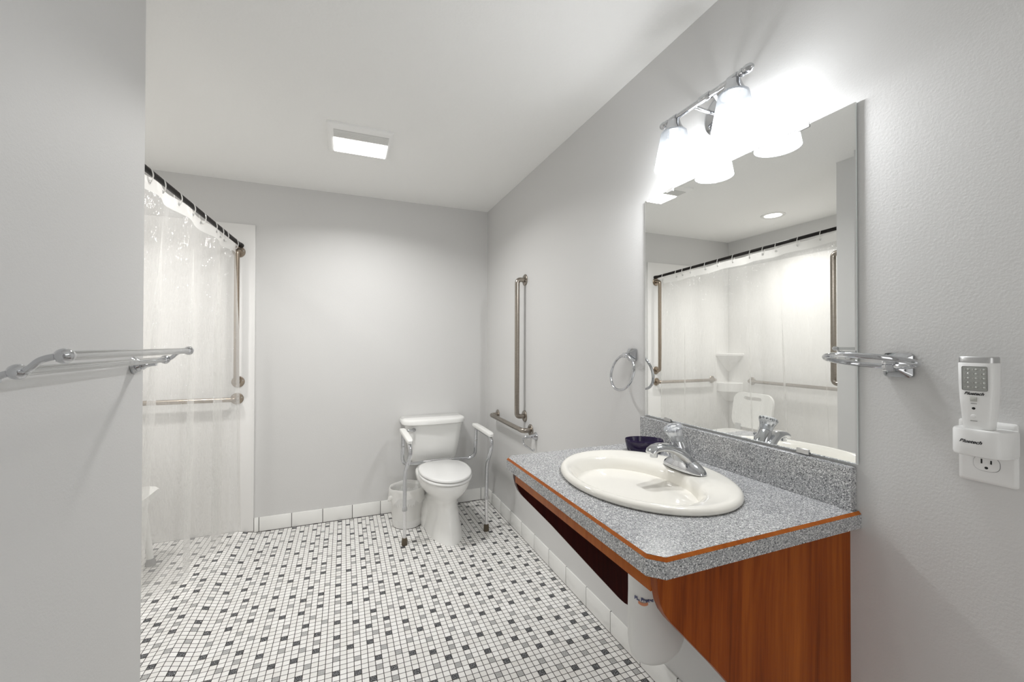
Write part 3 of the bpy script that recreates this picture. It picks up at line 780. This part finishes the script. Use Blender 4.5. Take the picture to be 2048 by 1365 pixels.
put('housing', loft(nb(), [[V((x, y, z)) for x, y in dpoly(e)] for e, z in ((.004, bz0), (.001, bz0 + .0015), (0, bz0 + .005), (0, bz1 - .004), (.0012, bz1 - .001), (.004, bz1))]), 'white', t, smooth=40)
script_text('Bluetech', .0084, .3925, 1.134, 1.0636, t)
t = thing('flashlight', (1.088, .391, bz1), 'white cup-shaped flashlight with a silver rim standing in its charger', 'flashlight')
fcx, fcy = 1.090, .3895
def fring(rx, ry, z, n=40): return [V((fcx + rx * math.copysign(abs(math.cos(a)) ** .55, math.cos(a)), fcy + ry * math.copysign(abs(math.sin(a)) ** .75, math.sin(a)), z)) for a in [2 * PI * j / n for j in range(n)]]
put('body', loft(nb(), [fring(.0150, .0195, bz1 + .0003), fring(.0160, .0215, 1.18), fring(.0170, .0238, 1.21), fring(.0178, .0250, 1.24), fring(.0182, .0255, 1.277), fring(.0172, .0245, 1.2785)]), 'white', t, smooth=50)
put('silver_rim', loft(nb(), [fring(.0176, .0247, 1.2785), fring(.0176, .0247, 1.288), fring(.0165, .0235, 1.2895)]), 'satin', t, smooth=40)
def fx_at(z):
    pts = [(bz1, .0150), (1.18, .0160), (1.21, .0170), (1.24, .0178), (1.277, .0182)]
    for (a, ra), (b, rb) in zip(pts[:-1], pts[1:]):
        if a <= z <= b + 1e-6: return fcx - (ra + (rb - ra) * (z - a) / (b - a))
    return fcx - .018
def onface(z): return fx_at(z) - .0006
xp = onface(1.25)
w0, w1, v0, v1 = fcy - .0172, fcy + .0160, 1.2275, 1.2715
pb = nb(); rows = [[V((onface(z) + .0005 - d, y, z)) for y, z in rrect(w0 + e, w1 - e, v0 + e, v1 - e, .002, 3)] for d, e in ((0, 0), (.0006, .0002), (.0007, .0006))]
pn = put('led_window', loft(pb, rows), 'ledpanel', t)
put('window_frame', tube(nb(), [V((onface(z) - .0002, y, z)) for y, z in rrect(w0, w1, v0, v1, .002, 3)], .0005, 6, closed=True), 'ledring', t)
for r in range(5):
    for c in range(3):
        y = w1 - .0080 - c * .0104; z = v1 - .0055 - r * .0081
        x = onface(z) - .0003
        l = put('led', lathe(nb(), [(.0019, 0), (.0019, .0005), (.0012, .0012), (.0003, .0014)], (x, y - .0005, z), (-1, 0, 0), 12), 'led', pn)
        put('led_rim', tube(nb(), [V((x - .0003, y - .0005 + .0021 * math.cos(q), z + .0017 * math.sin(q))) for q in [2 * PI * j / 14 for j in range(14)]], .00025, 5, closed=True), 'ledring', pn)
        put('led_mark', box(nb(), (x - .0005, y + .0030, z - .0013), (x, y + .0044, z + .0013)), 'greybutton', pn)
zt = 1.2215; script_text('Bluetech', .0074, fcy + .001, zt, onface(zt) + .0002, t, .0002)
zt = 1.2115; put('square_button', box(nb(), (onface(zt) - .001, fcy - .0035, zt - .0042), (onface(zt) + .001, fcy + .0055, zt + .0042), .0008), 'greybutton', t)
zt = 1.2035; put('small_print', box(nb(), (onface(zt) + .0001, fcy - .003, zt - .0005), (onface(zt) + .0007, fcy + .005, zt + .0005)), 'ledring', t)
zt = 1.1945; put('sensor', lathe(nb(), [(.0024, 0), (.0020, .0006)], (onface(zt) + .0006, fcy + .0015, zt), (-1, 0, 0), 16), 'dark', t)
zt = 1.1800; put('round_button', lathe(nb(), [(.0036, 0), (.0036, .001), (.0028, .0016), (.001, .0018)], (onface(zt) + .0006, fcy + .002, zt), (-1, 0, 0), 20), 'white', t)
zt = 1.1715; put('small_print', box(nb(), (onface(zt) + .0001, fcy - .003, zt - .0005), (onface(zt) + .0007, fcy + .006, zt + .0005)), 'ledring', t)

# ---------------------------------------------------------------- ceiling lights
t = thing('exhaust_fan_light', (.075, 2.42, H), 'square white ceiling fan cover with a lit rectangular lens', 'ceiling fan light')
x0, x1, y0, y1 = -.089, .240, 2.272, 2.612
fz1 = H - .018
bm = loft(nb(), [[V((x, y, z)) for x, y in rrect(x0 + e, x1 - e, y0 + e, y1 - e, .012, 4)] for e, z in ((0, H), (.001, H - .010), (.008, H - .016), (.014, fz1))])
put('cover', bm, 'ceil', t)
bm = nb(); box(bm, (-.0575, 2.318, fz1 - .0015), (.2195, 2.400, fz1 + .001))
gr = put('vent_grille', bm, 'vent', t)
for k in range(9): put('slat', box(nb(), (-.0565, 2.322 + k * .0090, fz1 - .004), (.2185, 2.3255 + k * .0090, fz1 - .0012)), 'soft', gr)
put('lens', box(nb(), (-.0575, 2.412, fz1 - .004), (.2195, 2.578, fz1 + .001), .002), 'fanlens', t)
t = thing('recessed_downlight', (-1.215, 2.495, H), 'round recessed downlight in the ceiling over the shower, seen in the mirror', 'downlight')
put('trim_ring', lathe(nb(), [(.094, 0), (.094, .003), (.088, .006), (.068, .004), (.066, 0)], (-1.215, 2.495, H), (0, 0, -1), 40, cap=False), 'soft', t)
put('lens', lathe(nb(), [(.066, 0), (.066, .0015), (.001, .0018)], (-1.215, 2.495, H), (0, 0, -1), 36), 'downlens', t)

def area(name, loc, sx, sy, watts, spread, col):
    ld = bpy.data.lights.new(name, 'AREA'); ld.shape = 'RECTANGLE' if sy else 'DISK'; ld.size = sx; ld.size_y = sy or sx
    ld.energy = watts; ld.spread = math.radians(spread); ld.color = col
    lo = bpy.data.objects.new(name, ld); C.objects.link(lo); lo.location = loc
area('fan_lamp', (.081, 2.495, fz1 - .006), .270, .160, FAN_W, 150, (1, .99, .97))
area('downlight_lamp', (-1.215, 2.495, H - .006), .125, 0, DOWN_W, 125, (1, .98, .95))

# ---------------------------------------------------------------- uniform world light added as fill through the doorway opening, camera
w = bpy.data.worlds.new('World'); bpy.context.scene.world = w; w.use_nodes = True
w.node_tree.nodes['Background'].inputs[0].default_value = (1, .99, .97, 1)
w.node_tree.nodes['Background'].inputs[1].default_value = WORLD
cd = bpy.data.cameras.new('camera'); cam = bpy.data.objects.new('camera', cd); C.objects.link(cam)
cd.sensor_width = 36.; cd.lens = 36. * 830.407 / 2048; cd.clip_start = .01
F = V((.374415697, .927224304, .008244773)); R = V((.927249989, -.374439717, .00153496)); U = V((-.004510423, -.007070253, .999964833))
cam.matrix_world = Matrix(((R.x, U.x, -F.x, 0), (R.y, U.y, -F.y, 0), (R.z, U.z, -F.z, 1.310899), (0, 0, 0, 1)))
sc = bpy.context.scene
sc.camera = cam
sc.view_settings.view_transform = 'Standard'; sc.view_settings.look = 'None'
sc.view_settings.exposure = .68; sc.view_settings.gamma = 1.; sc.view_settings.use_curve_mapping = False
sc.cycles.caustics_reflective = False; sc.cycles.caustics_refractive = False
sc.cycles.max_bounces = 14; sc.cycles.diffuse_bounces = 6; sc.cycles.glossy_bounces = 6; sc.cycles.transmission_bounces = 10; sc.cycles.transparent_max_bounces = 24
